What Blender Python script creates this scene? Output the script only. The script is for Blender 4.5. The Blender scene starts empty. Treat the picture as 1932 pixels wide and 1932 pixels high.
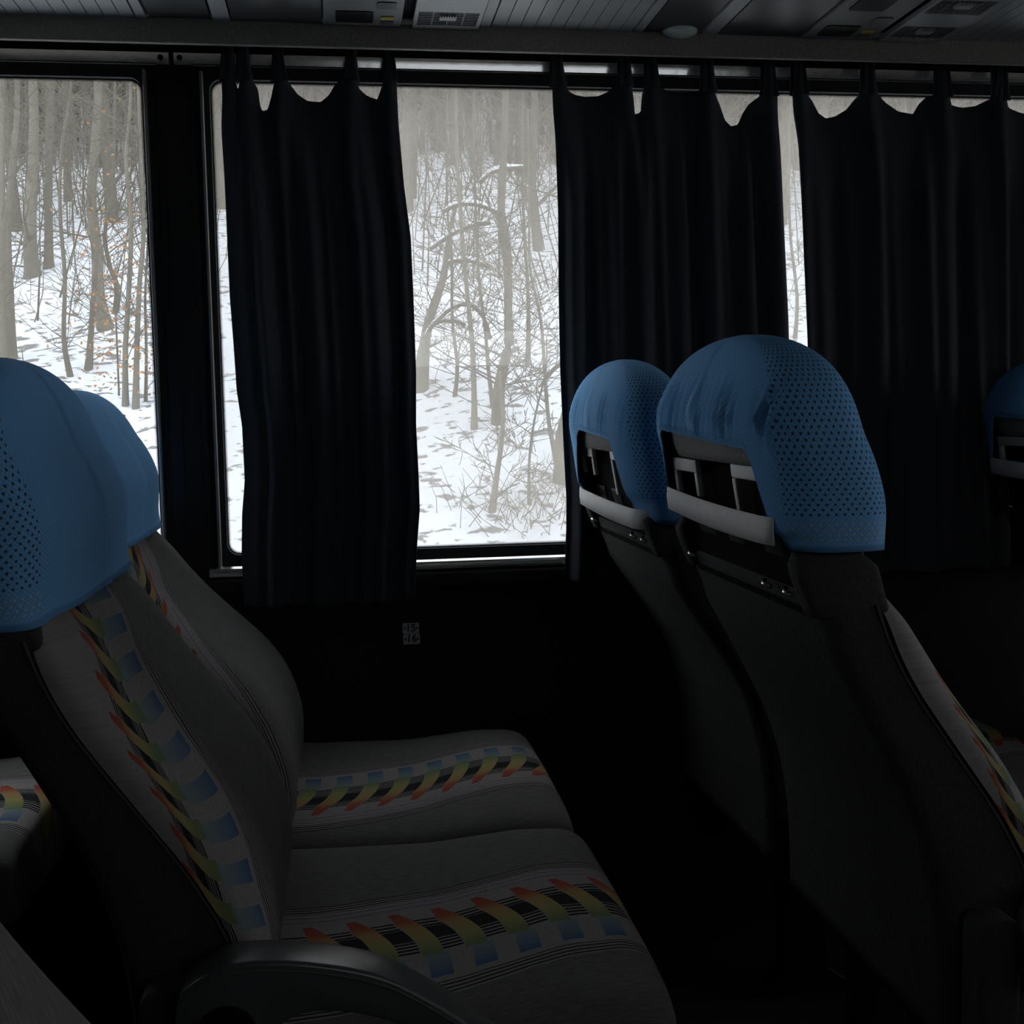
import bpy, bmesh, math, random
from mathutils import Vector, Matrix
SC = bpy.context.scene
COL = SC.collection
PI = math.pi

# ------------------------------------------------------------------ camera
EYE = Vector((0.0, 0.0, 1.06))
FPX = 2222.7
AX = Vector((0.98932592, -0.0305759, 0.14247575))     # world X, Y, Z seen in camera axes (right, down, forward)
AY = Vector((-0.14459452, -0.08471642, 0.98585778))
AZ = Vector((-0.01807346, -0.99593586, -0.08823326))
cam = bpy.data.cameras.new('camera')
cam.sensor_width = 36; cam.sensor_height = 36; cam.sensor_fit = 'HORIZONTAL'
cam.lens = FPX / 1932 * 36
cam.clip_start = 0.02; cam.clip_end = 400
cam_o = bpy.data.objects.new('camera', cam); COL.objects.link(cam_o)
right = Vector((AX[0], AY[0], AZ[0])); down = Vector((AX[1], AY[1], AZ[1])); fwd = Vector((AX[2], AY[2], AZ[2]))
m = Matrix((right, -down, -fwd)).transposed().to_4x4()
m.translation = EYE
cam_o.matrix_world = m
SC.camera = cam_o

# ------------------------------------------------------------------ sky and exposure
w = bpy.data.worlds.new('overcast'); SC.world = w; w.use_nodes = True
bg = w.node_tree.nodes['Background']
bg.inputs[0].default_value = (0.93, 0.965, 1.0, 1); bg.inputs[1].default_value = 3.4
SC.view_settings.view_transform = 'Standard'; SC.view_settings.look = 'None'
SC.view_settings.exposure = 0.0; SC.view_settings.gamma = 1.0
SC.view_settings.use_curve_mapping = False
SC.cycles.use_denoising = True
SC.cycles.max_bounces = 8; SC.cycles.transparent_max_bounces = 16
SC.cycles.sample_clamp_indirect = 4

def at(px, py, Y):
    """point of the plane y = Y that the photograph shows at pixel (px, py)"""
    c = Vector((px - 966, py - 966, FPX))
    d = Vector((AX.dot(c), AY.dot(c), AZ.dot(c)))
    return EYE + d * (Y / d.y)

# ------------------------------------------------------------------ materials
def new_mat(name):
    mt = bpy.data.materials.new(name); mt.use_nodes = True
    nt = mt.node_tree
    return mt, nt, nt.nodes['Principled BSDF']

def mat(name, col, rough=0.7, metal=0.0, bump=0.0, bscale=200.0, var=0.0, spec=0.3):
    mt, nt, b = new_mat(name)
    b.inputs['Base Color'].default_value = (*col, 1)
    b.inputs['Roughness'].default_value = rough
    b.inputs['Metallic'].default_value = metal
    b.inputs['Specular IOR Level'].default_value = spec
    if bump or var:
        tc = nt.nodes.new('ShaderNodeTexCoord')
        nz = nt.nodes.new('ShaderNodeTexNoise'); nz.inputs['Scale'].default_value = bscale
        nz.inputs['Detail'].default_value = 3
        nt.links.new(tc.outputs['Object'], nz.inputs['Vector'])
        if bump:
            bp = nt.nodes.new('ShaderNodeBump'); bp.inputs['Strength'].default_value = bump
            bp.inputs['Distance'].default_value = 0.002
            nt.links.new(nz.outputs[0], bp.inputs['Height']); nt.links.new(bp.outputs[0], b.inputs['Normal'])
        if var:
            mx = nt.nodes.new('ShaderNodeMix'); mx.data_type = 'RGBA'
            mx.inputs[6].default_value = (*[c * (1 - var) for c in col], 1)
            mx.inputs[7].default_value = (*[min(1, c * (1 + var)) for c in col], 1)
            nt.links.new(nz.outputs[0], mx.inputs[0]); nt.links.new(mx.outputs[2], b.inputs['Base Color'])
    return mt

class NB:
    """small helper to write math graphs"""
    def __init__(s, nt): s.nt = nt
    def m(s, op, a, b=0.0, c=0.0):
        n = s.nt.nodes.new('ShaderNodeMath'); n.operation = op
        for i, v in enumerate((a, b, c)):
            if isinstance(v, (int, float)): n.inputs[i].default_value = v
            else: s.nt.links.new(v, n.inputs[i])
        return n.outputs[0]
    def mix(s, f, a, b):
        n = s.nt.nodes.new('ShaderNodeMix'); n.data_type = 'RGBA'
        for i, v in ((0, f), (6, a), (7, b)):
            if isinstance(v, tuple): n.inputs[i].default_value = (*v, 1)
            elif isinstance(v, (int, float)): n.inputs[i].default_value = v
            else: s.nt.links.new(v, n.inputs[i])
        return n.outputs[2]
    def band(s, x, lo, hi):
        return s.m('MULTIPLY', s.m('GREATER_THAN', x, lo), s.m('LESS_THAN', x, hi))

def fabric_mat():
    """grey moquette with a woven band: red-yellow-green strokes, black bars, blue squares, pinstripes (uv in metres)"""
    mt, nt, b = new_mat('woven_moquette')
    N = NB(nt)
    uv = nt.nodes.new('ShaderNodeUVMap'); uv.uv_map = 'UVMap'
    sp = nt.nodes.new('ShaderNodeSeparateXYZ'); nt.links.new(uv.outputs[0], sp.inputs[0])
    nzb = nt.nodes.new('ShaderNodeTexNoise'); nzb.inputs['Scale'].default_value = 9
    nt.links.new(uv.outputs[0], nzb.inputs['Vector'])
    t = N.m('ADD', sp.outputs[0], N.m('MULTIPLY', N.m('SUBTRACT', nzb.outputs[0], 0.5), 0.012))
    v = sp.outputs[1]
    nz = nt.nodes.new('ShaderNodeTexNoise'); nz.inputs['Scale'].default_value = 260; nz.inputs['Detail'].default_value = 3
    nt.links.new(uv.outputs[0], nz.inputs['Vector'])
    ms = nt.nodes.new('ShaderNodeMapping'); ms.inputs['Scale'].default_value = (420, 60, 1)
    nt.links.new(uv.outputs[0], ms.inputs['Vector'])
    nw = nt.nodes.new('ShaderNodeTexNoise'); nw.inputs['Scale'].default_value = 1.0; nw.inputs['Detail'].default_value = 2
    nt.links.new(ms.outputs[0], nw.inputs['Vector'])
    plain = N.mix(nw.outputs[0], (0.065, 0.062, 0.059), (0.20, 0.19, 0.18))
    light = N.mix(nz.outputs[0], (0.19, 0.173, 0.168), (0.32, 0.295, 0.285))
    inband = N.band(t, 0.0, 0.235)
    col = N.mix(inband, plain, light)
    # pinstripes on both borders
    fr = N.m('FRACT', N.m('MULTIPLY', t, 1 / 0.0062))
    pin = N.m('MULTIPLY', N.m('LESS_THAN', fr, 0.5), N.m('ADD', N.band(t, 0.0, 0.02), N.band(t, 0.212, 0.235)))
    col = N.mix(pin, col, (0.04, 0.04, 0.045))
    vio = N.m('ADD', N.band(t, 0.026, 0.029), N.band(t, 0.037, 0.040))
    col = N.mix(N.m('MULTIPLY', vio, nw.outputs[0]), col, (0.07, 0.06, 0.17))
    # strokes
    P = 0.047
    tt = N.m('MULTIPLY', N.m('SUBTRACT', t, 0.05), 1 / 0.108)       # 0..1 across the strokes
    bend = N.m('MULTIPLY', N.m('SUBTRACT', N.m('MULTIPLY', tt, 2.0), N.m('MULTIPLY', tt, tt)), 0.044)
    ph = N.m('FRACT', N.m('MULTIPLY', N.m('ADD', v, bend), 1 / P))
    instroke = N.band(tt, 0.0, 1.0)
    ramp = nt.nodes.new('ShaderNodeValToRGB')
    el = ramp.color_ramp.elements
    el[0].position = 0.0; el[0].color = (0.30, 0.055, 0.05, 1)
    el[1].position = 1.0; el[1].color = (0.14, 0.20, 0.10, 1)
    e = el.new(0.2); e.color = (0.33, 0.09, 0.05, 1)
    e = el.new(0.38); e.color = (0.36, 0.23, 0.10, 1)
    e = el.new(0.65); e.color = (0.31, 0.28, 0.11, 1)
    nt.links.new(tt, ramp.inputs[0])
    # strokes thin out towards the red tip
    wd = N.m('MINIMUM', 0.50, N.m('ADD', 0.22, N.m('MULTIPLY', tt, 1.1)))
    stroke = N.m('MULTIPLY', instroke, N.m('LESS_THAN', ph, wd))
    col = N.mix(stroke, col, ramp.outputs[0])
    bars = N.m('MULTIPLY', N.band(tt, 0.2, 0.95), N.m('GREATER_THAN', ph, N.m('ADD', wd, 0.02)))
    fr2 = N.m('FRACT', N.m('MULTIPLY', t, 1 / 0.0075))
    solid = N.m('MAXIMUM', N.band(tt, 0.38, 0.66), N.m('GREATER_THAN', fr2, 0.42))
    col = N.mix(N.m('MULTIPLY', bars, solid), col, (0.022, 0.022, 0.024))
    # blue squares
    ph2 = N.m('FRACT', N.m('MULTIPLY', N.m('ADD', v, 0.05), 1 / P))
    sq = N.m('MULTIPLY', N.band(t, 0.158, 0.202), N.m('LESS_THAN', ph2, 0.5))
    g = N.m('MULTIPLY', N.m('SUBTRACT', t, 0.163), 1 / 0.039)
    blue = N.mix(g, (0.17, 0.22, 0.23), (0.04, 0.10, 0.21))
    col = N.mix(N.m('MULTIPLY', sq, 0.9), col, blue)
    nt.links.new(col, b.inputs['Base Color'])
    b.inputs['Roughness'].default_value = 0.95; b.inputs['Specular IOR Level'].default_value = 0.1
    bp = nt.nodes.new('ShaderNodeBump'); bp.inputs['Strength'].default_value = 0.35; bp.inputs['Distance'].default_value = 0.0015
    nt.links.new(nw.outputs[0], bp.inputs['Height']); nt.links.new(bp.outputs[0], b.inputs['Normal'])
    return mt

def cover_mat():
    """sky blue stretch knit, perforated on the side gussets"""
    mt, nt, b = new_mat('blue_stretch_knit')
    N = NB(nt)
    uv = nt.nodes.new('ShaderNodeUVMap'); uv.uv_map = 'UVMap'
    sp = nt.nodes.new('ShaderNodeSeparateXYZ'); nt.links.new(uv.outputs[0], sp.inputs[0])
    u, v = sp.outputs[0], sp.outputs[1]
    at_ = nt.nodes.new('ShaderNodeAttribute'); at_.attribute_name = 'gusset'
    def dots(cell, r):
        vs = N.m('MULTIPLY', v, 1 / cell * 1.6)
        row = N.m('FLOOR', vs)
        us = N.m('ADD', N.m('MULTIPLY', u, 1 / cell), N.m('MULTIPLY', N.m('MODULO', N.m('ADD', row, 100), 2.0), 0.5))
        a = N.m('SUBTRACT', N.m('FRACT', us), 0.5); c = N.m('MULTIPLY', N.m('SUBTRACT', N.m('FRACT', vs), 0.5), 1 / 1.6)
        return N.m('LESS_THAN', N.m('ADD', N.m('MULTIPLY', a, a), N.m('MULTIPLY', c, c)), r * r)
    d = dots(0.0078, 0.17)
    inside = N.m('GREATER_THAN', at_.outputs['Fac'], 0.5)
    above = N.m('GREATER_THAN', v, 0.034)
    fine = nt.nodes.new('ShaderNodeTexChecker'); fine.inputs['Scale'].default_value = 420
    nt.links.new(uv.outputs[0], fine.inputs['Vector'])
    base = N.mix(fine.outputs[1], (0.13, 0.33, 0.60), (0.17, 0.41, 0.72))
    hole = N.m('MULTIPLY', d, inside)
    col = N.mix(N.m('MULTIPLY', hole, above), base, (0.035, 0.07, 0.12))
    pale = N.m('MULTIPLY', hole, N.m('SUBTRACT', 1.0, above))
    col = N.mix(N.m('MULTIPLY', pale, N.band(v, 0.008, 0.03)), col, (0.42, 0.44, 0.42))
    hem = N.band(v, 0.0, 0.006)
    col = N.mix(hem, col, (0.11, 0.28, 0.52))
    nt.links.new(col, b.inputs['Base Color'])
    b.inputs['Roughness'].default_value = 0.85; b.inputs['Specular IOR Level'].default_value = 0.15
    nz = nt.nodes.new('ShaderNodeTexNoise'); nz.inputs['Scale'].default_value = 90
    nt.links.new(uv.outputs[0], nz.inputs['Vector'])
    bp = nt.nodes.new('ShaderNodeBump'); bp.inputs['Strength'].default_value = 0.3; bp.inputs['Distance'].default_value = 0.001
    nt.links.new(nz.outputs[0], bp.inputs['Height']); nt.links.new(bp.outputs[0], b.inputs['Normal'])
    return mt

def curtain_mat():
    mt, nt, b = new_mat('navy_curtain_cloth')
    b.inputs['Base Color'].default_value = (0.045, 0.050, 0.058, 1)
    b.inputs['Roughness'].default_value = 0.9; b.inputs['Specular IOR Level'].default_value = 0.1
    tr = nt.nodes.new('ShaderNodeBsdfTranslucent'); tr.inputs[0].default_value = (0.06, 0.075, 0.10, 1)
    mx = nt.nodes.new('ShaderNodeMixShader'); mx.inputs[0].default_value = 0.05
    out = nt.nodes['Material Output']
    nt.links.new(b.outputs[0], mx.inputs[1]); nt.links.new(tr.outputs[0], mx.inputs[2])
    nt.links.new(mx.outputs[0], out.inputs[0])
    return mt

def pane_mat(name, lo, hi, streak):
    """window glass with a dried film of road dirt"""
    mt, nt, b = new_mat(name)
    nt.nodes.remove(b)
    N = NB(nt)
    tc = nt.nodes.new('ShaderNodeTexCoord')
    mp = nt.nodes.new('ShaderNodeMapping'); mp.inputs['Scale'].default_value = (streak, 1, 1.6)
    nt.links.new(tc.outputs['Object'], mp.inputs['Vector'])
    nz = nt.nodes.new('ShaderNodeTexNoise'); nz.inputs['Scale'].default_value = 2.2; nz.inputs['Detail'].default_value = 5
    nt.links.new(mp.outputs[0], nz.inputs['Vector'])
    f = N.m('ADD', lo, N.m('MULTIPLY', nz.outputs[0], hi - lo))
    tr = nt.nodes.new('ShaderNodeBsdfTransparent'); tr.inputs[0].default_value = (0.9, 0.92, 0.93, 1)
    tl = nt.nodes.new('ShaderNodeBsdfTranslucent'); tl.inputs[0].default_value = (0.50, 0.46, 0.41, 1)
    gl = nt.nodes.new('ShaderNodeBsdfGlossy'); gl.inputs['Roughness'].default_value = 0.02
    gl.inputs[0].default_value = (0.9, 0.9, 0.9, 1)
    m1 = nt.nodes.new('ShaderNodeMixShader'); nt.links.new(f, m1.inputs[0])
    nt.links.new(tr.outputs[0], m1.inputs[1]); nt.links.new(tl.outputs[0], m1.inputs[2])
    m2 = nt.nodes.new('ShaderNodeMixShader'); m2.inputs[0].default_value = 0.02
    nt.links.new(m1.outputs[0], m2.inputs[1]); nt.links.new(gl.outputs[0], m2.inputs[2])
    nt.links.new(m2.outputs[0], nt.nodes['Material Output'].inputs[0])
    return mt

def frit_mat():
    """printed dots that fade out into the clear glass; uv.x metres along, uv.y 0 at the rubber to 1 at the clear glass"""
    mt, nt, b = new_mat('printed_dot_border')
    b.inputs['Base Color'].default_value = (0.01, 0.01, 0.011, 1)
    N = NB(nt)
    uv = nt.nodes.new('ShaderNodeUVMap'); uv.uv_map = 'UVMap'
    sp = nt.nodes.new('ShaderNodeSeparateXYZ'); nt.links.new(uv.outputs[0], sp.inputs[0])
    u, v = sp.outputs[0], sp.outputs[1]
    vs = N.m('MULTIPLY', v, 4.0); row = N.m('FLOOR', vs)
    us = N.m('ADD', N.m('MULTIPLY', u, 1 / 0.0032), N.m('MULTIPLY', N.m('MODULO', row, 2.0), 0.5))
    a = N.m('SUBTRACT', N.m('FRACT', us), 0.5); c = N.m('SUBTRACT', N.m('FRACT', vs), 0.5)
    r = N.m('SUBTRACT', 0.78, N.m('MULTIPLY', v, 0.6))
    dot = N.m('LESS_THAN', N.m('ADD', N.m('MULTIPLY', a, a), N.m('MULTIPLY', c, c)), N.m('MULTIPLY', r, r))
    tr = nt.nodes.new('ShaderNodeBsdfTransparent')
    mx = nt.nodes.new('ShaderNodeMixShader'); nt.links.new(dot, mx.inputs[0])
    nt.links.new(tr.outputs[0], mx.inputs[1]); nt.links.new(b.outputs[0], mx.inputs[2])
    nt.links.new(mx.outputs[0], nt.nodes['Material Output'].inputs[0])
    return mt

def snow_mat():
    mt, nt, b = new_mat('snow_with_leaf_litter')
    N = NB(nt)
    tc = nt.nodes.new('ShaderNodeTexCoord')
    mp = nt.nodes.new('ShaderNodeMapping'); mp.inputs['Scale'].default_value = (4.2, 6.0, 6.0)
    nt.links.new(tc.outputs['Object'], mp.inputs['Vector'])
    n1 = nt.nodes.new('ShaderNodeTexNoise'); n1.inputs['Scale'].default_value = 1.3; n1.inputs['Detail'].default_value = 4
    n1.inputs['Roughness'].default_value = 0.55
    nt.links.new(mp.outputs[0], n1.inputs['Vector'])
    n2 = nt.nodes.new('ShaderNodeTexNoise'); n2.inputs['Scale'].default_value = 0.35
    nt.links.new(tc.outputs['Object'], n2.inputs['Vector'])
    th = N.m('ADD', 0.485, N.m('MULTIPLY', n2.outputs[0], 0.17))
    f = N.m('MULTIPLY', N.m('SUBTRACT', n1.outputs[0], th), 22)
    f = N.m('MINIMUM', N.m('MAXIMUM', f, 0.0), 0.85)
    col = N.mix(f, (0.57, 0.585, 0.615), (0.095, 0.085, 0.075))
    nt.links.new(col, b.inputs['Base Color'])
    b.inputs['Roughness'].default_value = 0.9; b.inputs['Specular IOR Level'].default_value = 0.1
    bp = nt.nodes.new('ShaderNodeBump'); bp.inputs['Strength'].default_value = 0.5; bp.inputs['Distance'].default_value = 0.08
    nt.links.new(n1.outputs[0], bp.inputs['Height']); nt.links.new(bp.outputs[0], b.inputs['Normal'])
    return mt

M = dict(
    fabric=fabric_mat(), cover=cover_mat(), curtain=curtain_mat(), frit=frit_mat(), snow=snow_mat(),
    pane_clear=pane_mat('clear_dusty_glass', 0.03, 0.10, 1.2), pane_dirty=pane_mat('streaked_dusty_glass', 0.0, 0.44, 2.4),
    carpet=mat('dark_wall_carpet', (0.022, 0.022, 0.023), 0.95, bump=0.5, bscale=300, var=0.3),
    pillar=mat('black_pillar_plastic', (0.012, 0.012, 0.013), 0.6),
    rubber=mat('window_rubber', (0.018, 0.018, 0.02), 0.55),
    greyrubber=mat('grey_window_bead', (0.26, 0.26, 0.255), 0.35),
    alu=mat('brushed_aluminium', (0.80, 0.80, 0.77), 0.17, metal=0.85, bump=0.1, bscale=60),
    hole=mat('dark_screw', (0.02, 0.02, 0.02), 0.5, metal=0.3),
    rod=mat('black_curtain_rod', (0.01, 0.01, 0.01), 0.6),
    felt=mat('brown_grey_felt', (0.27, 0.25, 0.215), 0.95, bump=0.6, bscale=220, var=0.4),
    ceil=mat('grey_ceiling_slat', (0.42, 0.43, 0.42), 0.45, spec=0.5),
    ceilgap=mat('dark_ceiling_gap', (0.015, 0.015, 0.015), 0.8),
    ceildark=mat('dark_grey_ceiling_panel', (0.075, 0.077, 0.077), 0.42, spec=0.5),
    plastic=mat('grey_service_plastic', (0.22, 0.225, 0.22), 0.5),
    black=mat('black_plastic', (0.008, 0.008, 0.008), 0.5, spec=0.15),
    yellow=mat('yellow_button', (0.50, 0.42, 0.06), 0.5),
    lamp=mat('ribbed_lamp_lens', (0.62, 0.68, 0.62), 0.2, bump=0.8, bscale=120, spec=0.6),
    shell=mat('dark_seat_carpet', (0.042, 0.041, 0.039), 0.95, bump=0.7, bscale=260, var=0.4),
    roll=mat('grey_headrest_fabric', (0.24, 0.23, 0.215), 0.95, bump=0.5, bscale=260, var=0.3),
    recess=mat('black_recess', (0.006, 0.006, 0.006), 0.9, spec=0.05),
    ring=mat('pale_grey_ring', (0.62, 0.60, 0.57), 0.5),
    chrome=mat('chrome', (0.8, 0.8, 0.78), 0.15, metal=1.0),
    strap=mat('grey_elastic_webbing', (0.72, 0.70, 0.68), 0.9, bump=0.4, bscale=150, var=0.1),
    piping=mat('seam_piping', (0.09, 0.085, 0.08), 0.8),
    armtop=mat('charcoal_armrest_plastic', (0.07, 0.075, 0.075), 0.30, spec=0.8),
    frame=mat('black_seat_frame', (0.015, 0.015, 0.016), 0.5, metal=0.4),
    floor=mat('black_ribbed_floor', (0.03, 0.031, 0.033), 0.5),
    label=mat('pale_number_label', (0.5, 0.5, 0.49), 0.6),
    ink=mat('black_ink', (0.015, 0.015, 0.015), 0.7),
    bark=mat('grey_brown_bark', (0.115, 0.103, 0.08), 0.95, bump=0.6, bscale=14, var=0.35),
    bark2=mat('pale_bark', (0.138, 0.126, 0.10), 0.95, bump=0.4, bscale=10, var=0.25),
    twig=mat('twig_bark', (0.11, 0.095, 0.073), 0.95, var=0.3, bscale=3),
    leaf=mat('dead_orange_leaf', (0.33, 0.155, 0.06), 0.9, var=0.4, bscale=20),
    snowcap=mat('snow_on_branch', (0.66, 0.68, 0.71), 0.9),
)

# ------------------------------------------------------------------ mesh helpers
def tag(o, label=None, cat=None, group=None, kind=None):
    if label: o['label'] = label
    if cat: o['category'] = cat
    if group: o['group'] = group
    if kind: o['kind'] = kind
    return o

def empty(name, loc=(0, 0, 0)):
    o = bpy.data.objects.new(name, None); COL.objects.link(o); o.location = loc
    o.empty_display_size = 0.05
    return o

def link(name, me, mt, parent=None, smooth=True):
    me.materials.append(mt)
    if smooth:
        me.polygons.foreach_set('use_smooth', [True] * len(me.polygons))
    o = bpy.data.objects.new(name, me); COL.objects.link(o)
    if parent is not None: o.parent = parent
    return o

class MB:
    def __init__(s): s.v = []; s.f = []
    def box(s, x0, x1, y0, y1, z0, z1):
        n = len(s.v)
        s.v += [(x, y, z) for z in (z0, z1) for y in (y0, y1) for x in (x0, x1)]
        s.f += [tuple(n + i for i in q) for q in ((0, 2, 3, 1), (4, 5, 7, 6), (0, 1, 5, 4), (2, 6, 7, 3), (0, 4, 6, 2), (1, 3, 7, 5))]
        return s
    def tube(s, pts, radii, sides=6, cap=True):
        pts = [Vector(p) for p in pts]
        if not isinstance(radii, (list, tuple)): radii = [radii] * len(pts)
        base = len(s.v); up = Vector((0.137, 0.31, 0.94)).normalized()
        for i, p in enumerate(pts):
            d = (pts[min(i + 1, len(pts) - 1)] - pts[max(i - 1, 0)])
            d = d.normalized() if d.length > 1e-9 else Vector((0, 0, 1))
            a = d.cross(up)
            if a.length < 0.05: a = d.cross(Vector((1, 0, 0)))
            a.normalize(); b = d.cross(a)
            for k in range(sides):
                an = 2 * PI * k / sides
                q = p + (a * math.cos(an) + b * math.sin(an)) * radii[i]
                s.v.append(tuple(q))
        for i in range(len(pts) - 1):
            for k in range(sides):
                k2 = (k + 1) % sides
                s.f.append((base + i * sides + k, base + i * sides + k2, base + (i + 1) * sides + k2, base + (i + 1) * sides + k))
        if cap:
            s.f.append(tuple(base + k for k in range(sides))[::-1])
            s.f.append(tuple(base + (len(pts) - 1) * sides + k for k in range(sides)))
        return s
    def prism(s, poly, axis, a, b):
        """extrude a 2-D outline; axis 'y': outline is (x,z); axis 'x': (y,z); axis 'z': (x,y)"""
        n = len(s.v); k = len(poly)
        for t in (a, b):
            for p in poly:
                s.v.append({'y': (p[0], t, p[1]), 'x': (t, p[0], p[1]), 'z': (p[0], p[1], t)}[axis])
        s.f.append(tuple(range(n, n + k))); s.f.append(tuple(range(n + k, n + 2 * k))[::-1])
        for i in range(k):
            j = (i + 1) % k
            s.f.append((n + j, n + i, n + k + i, n + k + j))
        return s
    def mesh(s, name):
        me = bpy.data.meshes.new(name); me.from_pydata(s.v, [], s.f); me.update()
        bm = bmesh.new(); bm.from_mesh(me); bmesh.ops.recalc_face_normals(bm, faces=bm.faces); bm.to_mesh(me); bm.free()
        return me
    def build(s, name, mt, parent=None, smooth=False, bevel=0.0):
        o = link(name, s.mesh(name), mt, parent, smooth)
        if bevel:
            md = o.modifiers.new('bevel', 'BEVEL'); md.width = bevel; md.segments = 3; md.limit_method = 'ANGLE'
            o.data.polygons.foreach_set('use_smooth', [True] * len(o.data.polygons))
            md.harden_normals = False
        return o

def rounded(x0, x1, z0, z1, r, n=5):
    out = []
    for cx, cz, a0 in ((x1 - r, z1 - r, 0), (x0 + r, z1 - r, 90), (x0 + r, z0 + r, 180), (x1 - r, z0 + r, 270)):
        for i in range(n + 1):
            a = math.radians(a0 + 90 * i / n)
            out.append((cx + r * math.cos(a), cz + r * math.sin(a)))
    return out

def loft(name, rings, mt, parent=None, uvs=None, closed=True, cap0=False, cap1=False, attr=None):
    n = len(rings[0]); v = [tuple(p) for r in rings for p in r]; f = []
    for i in range(len(rings) - 1):
        for k in range(n if closed else n - 1):
            k2 = (k + 1) % n
            f.append((i * n + k, i * n + k2, (i + 1) * n + k2, (i + 1) * n + k))
    if cap0: f.append(tuple(range(n))[::-1])
    if cap1: f.append(tuple((len(rings) - 1) * n + k for k in range(n)))
    me = bpy.data.meshes.new(name); me.from_pydata(v, [], f); me.update()
    if uvs:
        fl = [q for r in uvs for q in r]
        ul = me.uv_layers.new(name='UVMap')
        wrap = n
        for p in me.polygons:
            ids = [me.loops[l].vertex_index for l in p.loop_indices]
            cols = [i % wrap for i in ids]
            seam = closed and (max(cols) - min(cols) > wrap // 2)
            for l, i in zip(p.loop_indices, ids):
                uu, vv = fl[i]
                if seam and (i % wrap) == 0: uu = fl[i][0] + seam_len(fl, i, wrap)
                ul.data[l].uv = (uu, vv)
    if attr:
        an, vals = attr
        A = me.attributes.new(an, 'FLOAT', 'POINT')
        A.data.foreach_set('value', [q for r in vals for q in r])
    return link(name, me, mt, parent, True)

def seam_len(fl, i, n):
    # length of the ring: last column's u plus one more step
    last = fl[i - (i % n) + n - 1][0]; prev = fl[i - (i % n) + n - 2][0]
    return last + (last - prev) - fl[i][0]

def interp(x, xs, ys):
    if x <= xs[0]: return ys[0]
    if x >= xs[-1]: return ys[-1]
    for i in range(len(xs) - 1):
        if x <= xs[i + 1]:
            t = (x - xs[i]) / (xs[i + 1] - xs[i])
            return ys[i] + (ys[i + 1] - ys[i]) * t
def spl(x, xs, ys, h=0.02):
    return sum(interp(x + d * h, xs, ys) * w_ for d, w_ in ((-1, .2), (-.5, .2), (0, .2), (.5, .2), (1, .2)))
def smooth(a, b, x):
    t = max(0, min(1, (x - a) / (b - a))); return t * t * (3 - 2 * t)
def se(c, e):
    return math.copysign(abs(c) ** e, c)

# ================================================================== the coach shell
def struct(o, label=None):
    o['kind'] = 'structure'
    if label: o['label'] = label
    return o

WY = 2.10
W1X0, W1X1 = -1.90, -0.310        # clear glass of the left window
W2X0, W2X1 = -0.200, 1.72         # clear glass of the right window
W3X0, W3X1 = 2.6, 4.6            # clear glass of an unseen window ahead, added to light the seat fronts
WZ0, WZ1 = 0.812, 1.620
GA = 0.022                        # rubber border
def wall_with_openings(name, y0, y1, x0, x1, z0, z1, opens, mt):
    b = MB(); x = x0
    for (a, c, d, e) in opens:
        b.box(x, a, y0, y1, z0, z1); b.box(a, c, y0, y1, z0, d); b.box(a, c, y0, y1, e, z1); x = c
    b.box(x, x1, y0, y1, z0, z1)
    return struct(b.build(name, mt))
wall_with_openings('wall_back', WY, WY + 0.06, -4, 5, 0, 2.3,
                   [(W1X0 - GA, W1X1 + GA, WZ0 - GA, WZ1 + GA), (W2X0 - GA, W2X1 + GA, WZ0 - GA, WZ1 + GA), (W3X0 - GA, W3X1 + GA, WZ0 - GA, WZ1 + GA)], M['carpet'])
wall_with_openings('wall_front', -0.58, -0.52, -4, 5, 0, 2.3,
                   [(0.15, 1.45, 1.23, 1.37), (3.7, 4.6, 1.0, 1.4)], M['carpet'])  # unseen openings, placed and sized to light the seats and shine in the rail
b = MB().box(-4.06, -4, -0.58, 2.16, 0, 2.3); struct(b.build('wall_left', M['carpet']))
# the driver's end with its windscreen opening
b = MB().box(5, 5.06, -0.58, 2.16, 0, 0.95).box(5, 5.06, -0.58, 2.16, 2.0, 2.3).box(5, 5.06, -0.58, -0.3, 0.95, 2.0).box(5, 5.06, 1.9, 2.16, 0.95, 2.0)
struct(b.build('wall_right', M['carpet']))
# ribbed floor
b = MB().box(-4, 5, -0.52, WY, -0.06, 0)
for i in range(90):
    y = -0.5 + i * 0.029
    b.box(-4, 5, y, y + 0.012, 0, 0.0025)
struct(b.build('floor', M['floor']))
# ceiling: vault above the racks
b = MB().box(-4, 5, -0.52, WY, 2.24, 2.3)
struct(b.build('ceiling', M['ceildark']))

# --- underside of the luggage rack (structure): slats, smooth panels
ZR = 1.676
RY0, RY1 = 1.30, 1.95
rack = MB().box(-4, 5, RY0, 2.10, ZR + 0.006, ZR + 0.03)
rk = struct(rack.build('trim_1', M['ceilgap']), 'dark body of the luggage rack above the windows')
PITCH = 0.79
def slats(x0, x1, step=0.0236):
    s_ = MB(); x = x0
    while x < x1 - 0.004:
        s_.box(x, min(x + step - 0.0016, x1), RY0, RY1, ZR - 0.003, ZR + 0.006); x += step
    struct(s_.build('slat_panel', M['ceil'], rk))
def plate(x0, x1, mt, z=0.004):
    struct(MB().box(x0, x1, RY0, RY1, ZR - z, ZR + 0.006).build('smooth_panel', mt, rk))
for k in range(-3, 5):
    o = k * PITCH
    slats(o + 0.262, o + 0.495)
    plate(o + 0.4985, o + 0.513, M['ceil'])
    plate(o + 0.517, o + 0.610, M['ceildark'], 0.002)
    plate(o + 0.614, o + 0.640, M['ceil'])
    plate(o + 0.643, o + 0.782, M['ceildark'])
    plate(o + 0.243, o + 0.259, M['ceil'])
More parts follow.
